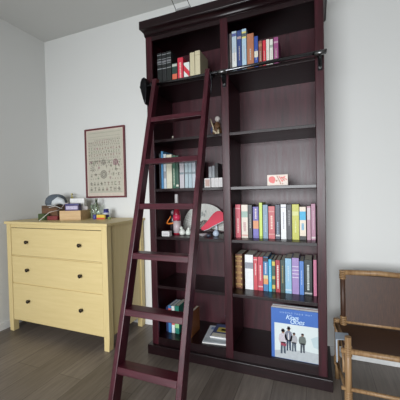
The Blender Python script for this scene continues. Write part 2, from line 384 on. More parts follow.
RB = [
 (.606, .617, .205, (.03, .02, .025), 'very thin dark book at the left end of the eye level right shelf', (), None),
 (.619, .656, .227, (.50, .07, .10), 'rose red book at the left end of the eye level right shelf', ((.86, .9, (.7, .3, .32)),), ((.75, .45, .42), .15, .55, .3)),
 (.661, .706, .225, (.66, .58, .50), 'thick cream book with a grey green patch right of the rose red one', ((.62, .8, (.3, .42, .36)), (.05, .1, (.6, .35, .3))), ((.5, .3, .3), .2, .45, .4)),
 (.708, .735, .224, (.018, .018, .022), 'black book between the thick cream and the purple orange spine', (), ((.45, .43, .4), .3, .7, .25)),
 (.740, .779, .211, (.11, .09, .32), 'purple blue book with an orange band in the middle of its spine', ((.3, .56, (.62, .27, .13)), (.08, .3, (.16, .14, .42))), ((.7, .6, .6), .62, .9, .3)),
 (.782, .803, .238, (.50, .62, .10), 'thin lime green book, tallest on the eye level right shelf', ((.02, .06, (.25, .35, .05)),), None),
 (.806, .839, .224, (.17, .26, .36), 'slate blue book right of the thin lime green one', (), ((.4, .5, .55), .2, .7, .2)),
 (.842, .884, .214, (.48, .09, .10), 'red book with a pale framed panel on its spine', ((.12, .86, (.60, .26, .24)), (.16, .82, (.48, .11, .12))), ((.8, .6, .5), .3, .7, .3)),
 (.887, .917, .224, (.022, .03, .06), 'navy black book between the red framed and the white spine', ((.08, .13, (.5, .5, .5)),), ((.3, .4, .5), .15, .5, .25)),
 (.921, .956, .226, (.70, .70, .70), 'white book between two dark books on the eye level shelf', ((.9, .93, (.4, .4, .45)),), ((.35, .35, .4), .3, .75, .2)),
 (.958, .989, .225, (.025, .025, .03), 'dark charcoal book between the white and the olive yellow book', (), ((.3, .3, .3), .4, .8, .3)),
 (.991, 1.034, .226, (.47, .46, .06), 'thick olive yellow book on the eye level right shelf', ((.68, .8, (.6, .6, .25)),), ((.65, .65, .3), .2, .55, .22)),
 (1.036, 1.075, .210, (.70, .60, .48), 'cream book with a cyan band above and a black foot', ((.60, .86, (.04, .38, .62)), (.0, .12, (.02, .02, .02))), ((.1, .35, .55), .3, .5, .4)),
 (1.080, 1.103, .214, (.42, .22, .28), 'mauve book with a pale top beside the cyan banded cream one', ((.6, .95, (.6, .5, .52)),), None),
 (1.105, 1.131, .229, (.36, .16, .24), 'plum book at the right end of the eye level right shelf', ((.05, .1, (.6, .5, .5)),), ((.6, .45, .5), .3, .8, .2)),
]
for x0, x1, h, c, lb_, bd, mk in RB: book(x0, x1, YB_, ZB, h, c, lb_, g, bands=bd, marks=mk, depth=.155)

g = 'books on the shelf above the records'
YC = .125; ZCc = SH[0]
RC = [
 (.606, .655, .240, (.16, .06, .03), 'thick brown leather book with mottled gilt spine left of the white one', tuple((a, a+.045, GOLD) for a in (.1, .27, .44, .61, .78, .9)), ((.42, .22, .09), .05, .95, .6)),
 (.674, .731, .239, (.74, .74, .75), 'thick white book with a small grey square near the top of its spine', ((.60, .78, (.25, .26, .3)),), None),
 (.733, .761, .227, (.55, .07, .09), 'bright red book directly right of the thick white one', ((.9, .93, (.7, .4, .4)),), ((.8, .6, .6), .45, .8, .25)),
 (.763, .797, .229, (.50, .06, .09), 'crimson book, second red one right of the thick white book', ((.1, .14, (.7, .4, .4)),), ((.8, .55, .5), .3, .75, .3)),
 (.799, .832, .232, (.06, .19, .38), 'blue book with an orange and yellow picture low on its spine', ((.2, .36, (.65, .30, .12)), (.36, .46, (.62, .55, .3)), (.86, .98, (.02, .02, .03))), ((.6, .65, .7), .5, .8, .3)),
 (.834, .854, .216, (.04, .42, .66), 'narrow cyan book on the shelf above the records', (), ((.6, .75, .8), .3, .8, .25)),
 (.856, .878, .214, (.05, .10, .07), 'narrow dark green book with yellow patches on its spine', ((.82, .95, (.6, .5, .1)), (.1, .22, (.55, .45, .1)), (.4, .5, (.45, .4, .12))), None),
 (.880, .909, .214, (.36, .03, .04), 'dark red book with white lettering marks beside the yellow patched one', (), ((.75, .65, .6), .12, .85, .38)),
 (.911, .939, .217, (.03, .06, .05), 'bottle green book left of the pale blue one', (), ((.3, .25, .1), .3, .8, .3)),
 (.941, .982, .230, (.26, .46, .62), 'thick pale blue book left of the lavender one', ((.08, .12, (.5, .6, .7)),), ((.5, .62, .7), .35, .75, .2)),
 (.984, 1.028, .236, (.32, .22, .46), 'thick lavender book with white lines across its spine', ((.45, .47, (.7, .65, .75)), (.55, .57, (.7, .65, .75)), (.65, .67, (.7, .65, .75)), (.75, .77, (.7, .65, .75))), None),
 (1.030, 1.057, .217, (.08, .20, .52), 'royal blue book between the lavender and the black one', (), ((.4, .5, .7), .3, .7, .2)),
 (1.059, 1.107, .228, (.012, .02, .02), 'thick black book with pale vertical lettering marks above the records', ((.04, .08, (.4, .4, .4)),), ((.55, .6, .58), .15, .85, .28)),
 (1.114, 1.134, .231, (.52, .16, .26), 'thin pink book at the right end above the records', (), None),
]
for x0, x1, h, c, lb_, bd, mk in RC: book(x0, x1, YC, ZCc, h, c, lb_, g, bands=bd, marks=mk, depth=.17)

g = 'books on the top shelf of the right column'
ZT = SH[4]; YT = .05
RT_ = [
 (.612, .628, .268, (.16, .14, .14), 'thin grey brown book at the left end of the top right shelf', ()),
 (.630, .662, .278, (.45, .55, .62), 'tall pale blue and white book near the left of the top right shelf', ((.1, .5, (.68, .68, .66)), (.88, .95, (.1, .12, .3)))),
 (.665, .695, .276, (.035, .06, .20), 'tall navy book between two pale blue spines', ((.1, .16, (.4, .3, .3)), (.8, .86, (.4, .3, .3)))),
 (.697, .727, .279, (.40, .55, .66), 'tall light blue book with a yellow top patch', ((.78, .94, (.7, .62, .2)), (.82, .90, (.1, .12, .12)))),
 (.730, .775, .240, (.42, .16, .08), 'thick orange brown book on the top right shelf', ()),
 (.777, .802, .215, (.03, .07, .32), 'dark blue book with a white patch on its spine', ((.38, .56, (.75, .72, .6)),)),
 (.805, .827, .180, (.25, .09, .06), 'short brown red book right of the dark blue one', ((.8, .9, (.4, .2, .1)),)),
 (.831, .851, .178, (.62, .03, .05), 'short bright red book left of the white pair', ()),
 (.853, .873, .180, (.72, .70, .62), 'short white book, left one of the pair beside the bright red', ((.2, .25, (.5, .2, .2)),)),
 (.875, .895, .176, (.70, .70, .64), 'short white book, right one of the pair beside the plum', ((.7, .8, (.3, .35, .3)),)),
 (.899, .928, .182, (.30, .07, .20), 'short plum book at the right end of the top row', ((.8, .86, (.5, .3, .4)),)),
]
for x0, x1, h, c, lb_, bd in RT_: book(x0, x1, YT, ZT, h, c, lb_, g, bands=bd, depth=.15, marks=((.5, .45, .4), .3, .6, .2))

g = 'books on the top shelf of the left column'
SB = (.30, .31, .32)
def silver(): return ((.10, .115, SB), (.52, .54, SB), (.66, .675, SB), (.80, .815, SB), (.93, .945, SB), (.70, .76, (.16, .16, .17)))
book(.066, .103, YT, ZT, .246, (.012, .014, .014), 'black book with silver bands, leftmost of three alike', g, bands=silver())
book(.105, .141, YT, ZT, .244, (.013, .014, .015), 'black book with silver bands, middle one of three alike', g, bands=silver())
book(.143, .180, YT, ZT, .246, (.012, .015, .014), 'black book with silver bands, rightmost of three alike', g, bands=silver())
book(.186, .226, YT, ZT, .152, (.02, .05, .04), 'short dark green book with an orange red lower half', g, bands=((.05, .5, (.62, .13, .07)), (.84, .96, (.45, .48, .42))))
book(.230, .273, YT, ZT, .182, (.58, .03, .06), 'red book between the short green and the red striped white one', g, marks=((.8, .5, .45), .2, .8, .3))
bk = book(.278, .322, YT, ZT, .140, (.70, .74, .70), 'short white book crossed by a red diagonal stripe', g)
MB(plain((.60, .03, .05), .5)).prism([(0, .085), (.0, .125), (.0425, .075), (.0425, .035)], -.0012, .0005).build('stripe', bk)
book(.326, .362, YT, ZT, .200, (.56, .50, .33), 'cream spined book, left one of the tall cream pair', g, bands=((.1, .12, (.4, .34, .2)),))
book(.364, .403, YT, ZT, .205, (.58, .52, .35), 'cream spined book, right one of the tall cream pair', g, bands=((.85, .87, (.4, .34, .2)),))

g = 'books behind the ladder step on the left column'
Z2 = SH[2]; Y2 = .06
book(.055, .070, Y2, Z2, .262, (.02, .02, .025), 'thin black book at the far left behind the ladder', g)
book(.072, .090, Y2, Z2, .277, (.08, .26, .48), 'tall narrow blue book at the left behind the ladder', g)
book(.092, .114, Y2, Z2, .256, (.55, .60, .64), 'pale grey blue book between the narrow blue and cream book', g, bands=((.3, .5, (.3, .3, .32)),))
book(.116, .160, Y2, Z2, .250, (.70, .66, .52), 'thick cream book left of the dark green one behind the ladder', g)
book(.164, .190, Y2, Z2, .240, (.03, .12, .07), 'dark green book right of the thick cream one behind the ladder', g, marks=((.6, .6, .5), .1, .6, .25))
book(.192, .214, Y2, Z2, .238, (.025, .075, .05), 'blackish green book left of the four grey spines', g, bands=((.06, .12, (.6, .6, .5)),))
for i, (a, b_, lb_) in enumerate(((.222, .258, 'thick grey book, first of the four grey spines behind the ladder'), (.263, .289, 'grey blue book, second of the four grey spines behind the ladder'), (.291, .318, 'grey blue book, third of the four grey spines behind the ladder'), (.320, .347, 'grey book, last of the four grey spines beside the ladder rail'))):
    book(a, b_, Y2, Z2, .222, ((.42, .40, .42), (.34, .42, .45), (.33, .41, .45), (.38, .42, .46))[i], lb_, g, bands=((.45, .52, (.16, .2, .22)), (.8, .82, (.2, .2, .25))))
# low boxes and the books behind them, right of the ladder rail
g = 'small white boxes on the left column shelf'
def tape_box(x0, x1, h, lbl, panel):
    o = MB(plain((.70, .67, .66), .5)).box(0, x1-x0, 0, .11, 0, h).box(.006, x1-x0-.006, -.0008, .001, .008, h-.008, plain(panel, .6)).build('small_box', None, .0012)
    o.location = (x0, .045, Z2)
    MB(plain((.3, .28, .28), .6)).box(.004, x1-x0-.004, -.0006, .001, h*.72, h*.735).build('lid_seam', o)
    tag(o, lbl, 'box', g)
tape_box(.418, .462, .064, 'small white box with a pinkish panel beside the ladder rail', (.52, .34, .30))
for i in range(3):
    tape_box(.468+i*.027, .4935+i*.027, .065, 'narrow white box, %s of the three right of the pinkish panel box' % ('leftmost', 'middle one', 'rightmost')[i], (.62, .6, .6))
g = 'upright books behind the small white boxes'
book(.405, .430, .17, Z2, .155, (.30, .31, .33), 'grey book standing behind the white boxes beside the ladder rail', g, depth=.13, bands=((.2, .5, (.1, .13, .16)),))
book(.432, .452, .17, Z2, .160, (.28, .30, .32), 'dark grey book standing behind the pinkish panel box', g, depth=.13)
book(.454, .478, .17, Z2, .178, (.012, .012, .014), 'black book standing behind the small white boxes', g, depth=.13)

# lowest shelf, left column
ZL = .1215; g = 'books on the lowest shelf of the left column'
book(.062, .082, .10, ZL, .19, (.02, .03, .10), 'dark navy book at the left of the lowest shelf', g, depth=.14)
book(.086, .112, .09, ZL, .205, (.05, .20, .45), 'bright blue book on the lowest shelf behind the ladder', g, depth=.14, bands=((.75, .9, (.6, .1, .08)),), pages=M_WHITE)
book(.114, .140, .09, ZL, .205, (.70, .74, .72), 'white book with red and blue spots on the lowest shelf', g, depth=.14, bands=((.3, .45, (.6, .12, .1)), (.6, .75, (.1, .3, .6))), pages=M_WHITE)
book(.142, .176, .09, ZL, .210, (.02, .19, .14), 'teal green book on the lowest shelf behind the ladder rail', g, depth=.15, bands=((.2, .4, (.3, .55, .25)),))
bl = book(.262, .286, .07, ZL, .180, (.26, .09, .025), 'tan leather book standing alone with its side to the right', g, depth=.15, rough=.4, bands=((.1, .13, GOLD), (.8, .83, GOLD)), pages=plain((.75, .68, .55), .7), rz=-.03)

# magazines lying flat on the lowest shelf
def magazine(cx, cy, z, w_, l_, t_, rz, cover, patches, label):
    r = thing('magazine', (cx, cy, z), label, 'magazine', 'magazines lying on the lowest shelf', rz)
    MB(M_WHITE).box(-w_/2+.001, w_/2-.001, -l_/2+.001, l_/2-.001, 0, t_-.0008).build('pages', r)
    c = MB(plain(cover, .3)).box(-w_/2, w_/2, -l_/2, l_/2, t_-.0008, t_)
    for x0, x1, y0, y1, cc in patches: c.box(x0*w_/2, x1*w_/2, y0*l_/2, y1*l_/2, t_-.0004, t_+.0006, plain(cc, .35))
    c.build('cover', r)
magazine(.462, .165, ZL, .19, .26, .010, .12, (.66, .70, .74), ((-.9, .9, -.9, -.5, (.5, .55, .58)), (-.8, .2, .5, .8, (.2, .3, .5))), 'white and pale blue magazine lying lowest on the shelf')
magazine(.480, .200, ZL+.0110, .14, .20, .012, .05, (.05, .08, .20), ((-.6, .9, -.2, .5, (.60, .48, .10)), (-.9, .9, -.95, -.45, (.75, .72, .62)), (-.2, .4, .0, .3, (.1, .12, .12))), 'dark blue magazine with yellow picture lying on the pale one')
b = thing('small_carton', (.505, .285, ZL+.0005), 'small grey blue carton at the back of the lowest shelf behind the magazines', 'box')
MB(plain((.12, .16, .26), .5)).box(-.035, .035, .015, .065, 0, .085).build('carton_body', b, .003)
MB(plain((.2, .25, .36), .5)).box(-.036, .036, .014, .066, .085, .100).build('lid', b, .003)

# ------------------------------------------------------------------ records
def text_mesh(body, size, shear=0, extrude=.0004, spacing=1.0):
    cu = bpy.data.curves.new('t', 'FONT'); cu.body = body; cu.size = size; cu.shear = shear; cu.extrude = extrude; cu.space_character = spacing
    cu.align_x = 'CENTER'
    o = bpy.data.objects.new('t', cu); col.objects.link(o)
    dg = bpy.context.evaluated_depsgraph_get(); me = bpy.data.meshes.new_from_object(o.evaluated_get(dg))
    bpy.data.objects.remove(o)
    return me
def text_part(name, body, size, mat, parent, loc, rot=(PI/2, 0, 0), **k):
    me = text_mesh(body, size, **k); me.materials.clear(); me.materials.append(mat)
    o = bpy.data.objects.new(name, me); col.objects.link(o); o.parent = parent; o.location = loc; o.rotation_euler = rot
    return o
LX, LW, LZ = .861, .304, .1220
cols = [(.72, .72, .72), (.76, .75, .72), (.46, .30, .32), (.76, .76, .76), (.20, .20, .22)]
lbls = ['pale grey record sleeve directly behind the blue record cover', 'off-white record sleeve, third from the front of the stack', 'dull reddish record sleeve, fourth from the front of the stack', 'light grey record sleeve, fifth from the front of the stack', 'dark grey record sleeve at the back of the record stack']
for i, c in enumerate(cols):
    y = .034+i*.0135
    o = MB(plain(c, .5)).box(0, LW-.002*i, 0, .0045, 0, .315).build('record_sleeve', None, .0008)
    o.location = (LX+.001*i, y, LZ)
    MB(plain((.01, .01, .01), .3)).lathe([(.150, 0), (.150, .0012)], (0, 0, 0), seg=40).build('record_disc', o).matrix_local = Matrix.Translation((LW/2, .0016, .1575)) @ Matrix.Rotation(-PI/2, 4, 'X')
    tag(o, lbls[i], 'record', 'record sleeves standing on the lowest right shelf')
M_BLUE = plain((.045, .13, .42), .4, var=.08, scale=20)
rc = MB(M_BLUE).box(0, LW, 0, .0045, 0, .315).build('record_sleeve', None, .0008)
rc.location = (LX, .0215, LZ)
tag(rc, 'blue record cover showing four standing people on a pale beach, front of the stack', 'record', 'record sleeves standing on the lowest right shelf')
PX0, PX1, PZ0, PZ1 = .020, LW, .002, .222
pic = MB(plain((.60, .66, .66), .45, var=.05, scale=15)).box(PX0, PX1-.001, -.0005, .001, PZ0, PZ1)
M_SAND = plain((.42, .45, .47), .5, var=.15, scale=50)
pic.prism([(PX0, PZ0), (PX0, .045), (.10, .060), (.20, .068), (PX1-.001, .062), (PX1-.001, PZ0)], -.0007, 0, M_SAND)
pic.prism([(.235, .15), (.25, .10), (PX1-.001, .085), (PX1-.001, .165), (.27, .17)], -.0007, 0, plain((.45, .55, .58), .5, var=.1, scale=30))
def figure(cx, z0, h, top, legs, skin=(.30, .17, .12), hair=(.06, .04, .05), w_=1.0, hat=False):
    mt, ml = plain(top, .6, var=.25, scale=120), plain(legs, .6, var=.2, scale=100)
    def P(poly, m): pic.prism([(cx+x*h*w_, z0+z*h) for x, z in poly], -.0010, -.0003, m)
    P([(-.10, 0), (-.03, 0), (-.01, .45), (.02, .03), (.09, .02), (.09, .50), (-.09, .50)], ml)
    P([(-.13, .45), (.12, .44), (.15, .62), (.12, .82), (.04, .87), (-.05, .87), (-.14, .80), (-.17, .60)], mt)
    P([(-.045, .86), (.05, .86), (.055, .95), (.0, .99), (-.05, .95)], plain(skin, .6))
    P([(-.06, .92), (.06, .92), (.065, .98), (.02, 1.02), (-.05, 1.0)], plain(hair, .6))
    if hat: P([(-.09, .95), (.10, .97), (.06, 1.0), (.04, 1.06), (-.05, 1.05), (-.06, .99)], plain(hair, .6))
figure(.072, .030, .150, (.50, .46, .50), (.05, .07, .10), hat=True, w_=1.1)
pic.prism([(.056, .083), (.088, .078), (.092, .096), (.060, .100)], -.0014, -.0003, plain((.25, .04, .07), .6))
figure(.106, .054, .145, (.16, .17, .22), (.03, .05, .09), hat=True)
pic.prism([(.101, .123), (.108, .123), (.107, .166), (.102, .168)], -.0014, -.0003, plain((.6, .58, .58), .6))
figure(.137, .054, .118, (.36, .36, .38), (.06, .08, .11), w_=1.15)
figure(.187, .054, .120, (.12, .14, .13), (.05, .06, .08), w_=1.15)
pic.build('cover_picture', rc)
M_LET = plain((.55, .70, .82), .5); M_LET2 = plain((.35, .48, .68), .5)
text_part('lettering', 'S I N G I N G   T H E I R   W A Y', .0135, M_LET2, rc, (LW/2-.004, -.0006, .287))
text_part('lettering', 'Kings', .041, M_LET, rc, (.126, -.0008, .252), shear=.35, spacing=.85)
text_part('lettering', 'Goes', .043, M_LET, rc, (.154, -.0012, .228), shear=.35, spacing=.9)

# ------------------------------------------------------------------ small ornaments
# picture box on the right column
pb = MB(plain((.72, .62, .55), .55)).box(0, .127, 0, .05, 0, .068)
pb.build  # one body, patterned front
M_RED = plain((.68, .14, .13), .5); M_SK = plain((.42, .2, .14), .6)
def disc(mb, cx, cz, r, m, y=-.0008, n=18, sx=1): mb.prism([(cx+r*sx*math.cos(2*PI*k/n), cz+r*math.sin(2*PI*k/n)) for k in range(n)], y, .001, m)
disc(pb, .030, .038, .021, M_RED); disc(pb, .036, .026, .012, M_RED, -.001); disc(pb, .020, .046, .01, M_RED, -.001)
for a in range(4):
    cx = .072+a*.013; pb.prism([(cx-.014, .060-.004*a), (cx-.010, .064-.004*a), (cx+.012, .018+.006*a), (cx+.008, .014+.006*a)], -.001, .001, (M_SK, M_RED)[a % 2])
pb.prism([(.082, .048), (.112, .058), (.113, .053), (.086, .042)], -.0012, .001, M_RED); pb.prism([(.084, .033), (.104, .036), (.104, .031), (.086, .028)], -.0012, .001, M_RED)
disc(pb, .082, .012, .004, M_SK); disc(pb, .095, .010, .004, M_SK); disc(pb, .058, .03, .006, M_SK)
o = pb.build('decorated_box', None, .002); o.location = (.846, .05, SH[2]+.0005)
MB(plain((.62, .5, .45), .6)).box(-.001, .128, -.001, .051, .061, .0625).build('lid_seam', o)
tag(o, 'small cream box with red floral pattern standing alone on the right column shelf', 'box')

# seated figurine
fg = thing('figurine', (.500, .10, SH[3]), 'small brown seated figurine with a round white head holding a pale stick', 'figurine')
M_FB = plain((.13, .065, .03), .4, var=.3, scale=50); M_FC = plain((.62, .52, .36), .45); M_FW = plain((.68, .62, .58), .4)
MB(M_FB).lathe([(.020, 0), (.034, .008), (.036, .03), (.030, .055), (.022, .082), (.012, .098), (.008, .104)], sx=.95, sy=.9).build('body', fg)
MB(M_FW).ball((.004, -.002, .121), .0185, sz=1.08).ball((.004, -.020, .119), .004).build('head', fg)
MB(M_FC).tube([(-.038, -.032, .122), (-.020, -.036, .07), (-.012, -.04, .045)], .0042).build('stick', fg)
MB(M_FC).tube([(-.018, -.020, .048), (-.010, -.042, .030), (.004, -.046, .020), (.012, -.050, .006)], [.008, .007, .0065, .008]).tube([(.016, -.020, .045), (.022, -.042, .028), (.024, -.048, .006)], [.008, .007, .008]).build('leg', fg)
MB(M_FB).tube([(-.016, -.008, .088), (-.030, -.026, .085), (-.026, -.036, .088)], .006).tube([(.022, -.008, .086), (.026, -.03, .062), (.010, -.040, .052)], .006).build('arm', fg)
MB(plain((.03, .04, .10), .5)).ball((-.034, .010, .052), .018, sz=1.5, sy=.6).build('cloak', fg)

sf = thing('tiny_figurine', (.153, .10, SH[3]), 'tiny pale standing figurine on the dark shelf behind the ladder', 'figurine')
MB(plain((.38, .34, .28), .5)).lathe([(.010, 0), (.011, .004), (.006, .008), (.008, .018), (.004, .026)]).build('body', sf)
MB(plain((.5, .45, .38), .5)).ball((0, 0, .031), .006).build('head', sf)

Z1 = SH[1]
wb = MB(plain((.68, .66, .66), .5)).box(0, .062, 0, .04, 0, .036).box(.008, .054, -.0008, .001, .008, .022, plain((.5, .47, .48), .6)).build('small_box', None, .002)
wb.location = (.078, .035, Z1+.0005); tag(wb, 'tiny white box in front of the dark lamp figure left of the red bottle', 'box')
MB(plain((.4, .38, .38), .6)).box(-.0005, .0625, -.0005, .0405, .027, .028).build('lid_seam', wb)

bf = thing('dancer_statuette', (.105, .16, Z1), 'black statuette with an orange curved band left of the red bottle', 'statuette')
M_BK = plain((.02, .017, .022), .25)
MB(M_BK).box(-.028, .028, -.02, .02, 0, .012).build('base', bf, .002)
MB(M_BK).tube([(-.004, 0, .01), (-.006, 0, .06), (.004, 0, .10), (.0, 0, .135), (.003, 0, .15)], [.012, .016, .02, .017, .008]).build('body', bf)
MB(plain((.22, .2, .22), .4)).ball((.004, 0, .165), .016, sz=1.15).build('head', bf)
MB(plain((.80, .22, .03), .35)).tube([(-.036, -.026, .085), (-.02, -.028, .082), (.0, -.030, .084), (.02, -.028, .088), (.038, -.020, .088)], .0055).tube([(-.036, -.026, .085), (-.026, -.026, .105), (-.012, -.022, .125), (-.006, -.018, .14)], .004).build('band', bf)

bt = thing('bottle', (.150, .145, Z1), 'tall bottle with red shoulder, silver label and pale neck foil standing behind the ladder', 'bottle')
MB(plain((.30, .015, .035), .2)).lathe([(.026, 0), (.0285, .006), (.0285, .150), (.026, .172), (.018, .192), (.0115, .21), (.0110, .225)]).build('glass_body', bt)
MB(plain((.50, .42, .44), .35)).lathe([(.0290, .014), (.0290, .105)], seg=24).build('label', bt)
MB(plain((.62, .04, .10), .3)).lathe([(.0291, .112), (.0291, .152)], seg=24).build('collar_label', bt)
MB(plain((.60, .58, .58), .35)).lathe([(.0125, .235), (.0135, .238), (.0135, .300), (.012, .306)]).lathe([(.0120, .215), (.0125, .24)], m=M_BK).build('neck_foil', bt)

# white fan with a red fan in front
fan = thing('hand_fan', (.312, .315, Z1+.036), 'large white half-round paper fan standing open against the bookcase back', 'fan')
def fan_leaf(mat, r0, r1, a0, a1, n, depth=.004, cx=0, cz=0, tilt=0):
    mb = MB(mat)
    for k in range(n):
        A = a0+(a1-a0)*k/n; B = a0+(a1-a0)*(k+1)/n; mid = (A+B)/2
        p = lambda r, a, y: (cx+r*math.cos(a), y, cz+r*math.sin(a))
        for u, v, y0, y1 in ((A, mid, 0, -depth), (mid, B, -depth, 0)):
            vs = [p(r0, u, y0), p(r1, u, y0), p(r1, v, y1), p(r0, v, y1)]
            vb = [(x, y+.0015, z) for x, y, z in vs]
            mb.hexa([vs[0], vs[1], vs[2], vs[3], vb[0], vb[1], vb[2], vb[3]])
    return mb
R_ = math.radians
lf = fan_leaf(plain((.66, .66, .62), .7), .06, .190, R_(-9), R_(189), 30)
st_ = MB(plain((.55, .52, .46), .5))
for k in range(13):
    a = R_(-8+k*196/12); st_.tube([(0, .004, 0), (.19*math.cos(a), .004, .19*math.sin(a))], .0022, seg=6)
st_.build('ribs', fan)
mo = lf; MOT = plain((.36, .38, .36), .7)
for cx, cz, s in ((-.02, .11, .02), (.0, .10, .014), (-.035, .085, .012), (.01, .13, .01), (-.10, .05, .012)): mo.prism([(cx-s*.4, cz-s), (cx+s*.3, cz-s*.8), (cx+s*.5, cz), (cx+s*.1, cz+s), (cx-s*.6, cz+s*.3)], -.0065, -.0050, MOT)
lf.build('leaf', fan)
rf = thing('red_fan', (.316, .215, Z1), 'bright red curved fan sweeping up in front of the white fan', 'fan')
up_ = [(0, .044), (.026, .068), (.051, .095), (.079, .129), (.100, .153), (.128, .173), (.156, .175), (.179, .164)]
lo_ = [(.181, .102), (.135, .079), (.099, .062), (.066, .041), (.024, .026), (.006, .030)]
MB(plain((.62, .012, .055), .5)).prism(up_+lo_, 0, .005).build('cloth', rf, .002)
MB(plain((.62, .62, .66), .5)).tube([(x, .001, z-.002) for x, z in lo_[:5]], .0028, seg=6).build('trim', rf)
MB(M_BK).tube([(.024, .0025, .03), (.02, .003, .0)], .003).build('stand', rf)
MB(M_BK).tube([(.135, .0025, .082), (.14, .003, .0)], .003).build('stand', rf)

def trinket(name, x, y, parts, label, cat='ornament', grp='small ornaments in front of the fans'):
    t = thing(name, (x, y, Z1+.0003), label, cat, grp)
    for nm, c, prof, off in parts: MB(plain(c, .4)).lathe(prof, off, seg=14).build(nm, t)
    return t
W_ = (.66, .67, .62)
trinket('porcelain_bird', .205, .12, (('body', W_, [(.008, 0), (.020, .006), (.024, .022), (.016, .038), (.006, .046)], (0, 0, 0)), ('head', (.60, .64, .58), [(.003, .04), (.011, .046), (.012, .056), (.004, .066)], (-.006, -.004, 0))), 'white porcelain bird left of the ladder rail below the fan')
trinket('porcelain_rabbit', .250, .13, (('body', (.62, .66, .60), [(.010, 0), (.022, .01), (.020, .03), (.008, .046)], (0, 0, 0)), ('head', W_, [(.003, .036), (.010, .042), (.010, .052), (.003, .058)], (.005, -.006, 0))), 'white porcelain animal beside the bird left of the ladder rail')
trinket('silver_dish', .375, .10, (('bowl', (.48, .44, .46), [(.012, 0), (.014, .003), (.034, .014), (.036, .018), (.033, .018), (.01, .006)], (0, 0, 0)),), 'small shallow pinkish dish under the red fan', 'dish')
trinket('glass_swan', .470, .12, (('body', (.48, .56, .68), [(.010, 0), (.018, .005), (.024, .02), (.018, .036), (.008, .045)], (0, 0, 0)), ('neck', (.58, .64, .72), [(.005, .04), (.006, .060), (.009, .068), (.004, .078)], (.004, 0, 0))), 'pale blue glass ornament under the right end of the red fan')
trinket('dark_pebble', .425, .09, (('stone', (.05, .06, .09), [(.006, 0), (.016, .004), (.018, .012), (.010, .02)], (0, 0, 0)),), 'small dark rounded ornament between the dish and the pale blue glass ornament')

# remote-like black object on the top right shelf
rm = MB(plain((.015, .015, .018), .18)).box(0, .125, 0, .04, 0, .022).build('glasses_case', None, .008); rm.location = (.985, .06, ZT+.0005)
MB(plain((.25, .25, .26), .2, .8)).box(-.0005, .1255, -.0005, .002, .011, .013).build('hinge_line', rm)
tag(rm, 'small glossy black case lying on the top right shelf', 'case')

# ------------------------------------------------------------------ things on the chest
ZD = DH
tr = thing('wooden_crate', (-.750, .10, ZD), 'small open pine crate full of bits and pieces on the chest', 'crate', rz=.35)
cw, cdp, chh = .185, .23, .082
MB(M_TRAY).box(-cw, 0, 0, cdp, 0, .006).build('base', tr)
for a in ((-cw, 0, 0, .008), (-cw, 0, cdp-.008, cdp), (-cw, -cw+.008, .008, cdp-.008), (-.008, 0, .008, cdp-.008)):
    MB(M_TRAY).box(a[0], a[1], a[2], a[3], .006, chh).build('side', tr, .0015)
def at_crate(x, y, z): return (Matrix.Translation((-.750, .10, ZD)) @ Matrix.Rotation(.35, 4, 'Z') @ Vector((x, y, z)))
def simple(mb, name, loc, label, cat, rot=(0, 0, 0), group=None, bevel=.001):
    o = mb.build(name, None, bevel); o.location = loc; o.rotation_euler = rot; tag(o, label, cat, group); return o
M_PUR = plain((.035, .010, .10), .35, var=.4, scale=60)
o = simple(MB(M_PUR).box(-.060, .060, 0, .045, 0, .138).box(-.052, .052, -.001, .001, .085, .115, plain((.45, .40, .55), .4, var=.5, scale=90)), 'purple_packet', at_crate(-.09, .030, .0065), 'glossy purple packet standing in the pine crate', 'packet', (0, 0, .35))
MB(plain((.03, .03, .15), .3)).box(-.0605, .0605, -.0008, .0458, .122, .134).build('dark_band', o)
o = simple(MB(M_WHITE).box(-.065, .065, 0, .055, 0, .180), 'white_carton', at_crate(-.085, .125, .0065), 'white carton standing behind the purple packet in the crate', 'box', (0, 0, .35))
MB(plain((.6, .6, .6), .6)).box(-.0655, .0655, -.0005, .0555, .160, .162).build('lid_seam', o)
o = simple(MB(plain((.60, .56, .55), .7)).box(0, .055, 0, .003, 0, .11), 'paper_card', at_crate(-.055, .10, .012), 'tilted white card leaning in the right end of the crate', 'card', (0, .16, .9), bevel=0)
rng = random.Random(5)
for i, (a, b_, c_, lab) in enumerate((((-.20, .03, .09), (-.33, -.06, .02), (.75, .72, .68), 'white cable end hanging lowest over the left of the crate'), ((-.19, .04, .10), (-.10, -.012, .15), (.72, .62, .64), 'thin pale pink straw sticking up right from the crate'), ((-.205, .06, .10), (-.29, .0, .13), (.62, .66, .70), 'thin pale blue straw pointing left out of the crate'), ((-.17, .02, .10), (-.26, -.03, .115), (.70, .70, .68), 'thin white straw lying over the left rim of the crate'))):
    A, B = at_crate(*a), at_crate(*b_); mid = (A+B)/2+Vector((0, 0, .018))
    if i == 0: B.z = ZD+.004
    o = MB(plain(c_, .4)).tube([A, mid, B], .0022, seg=8).build('drinking_straw' if i else 'white_cable'); tag(o, lab, 'straw' if i else 'cable', 'straws and cables in the crate')
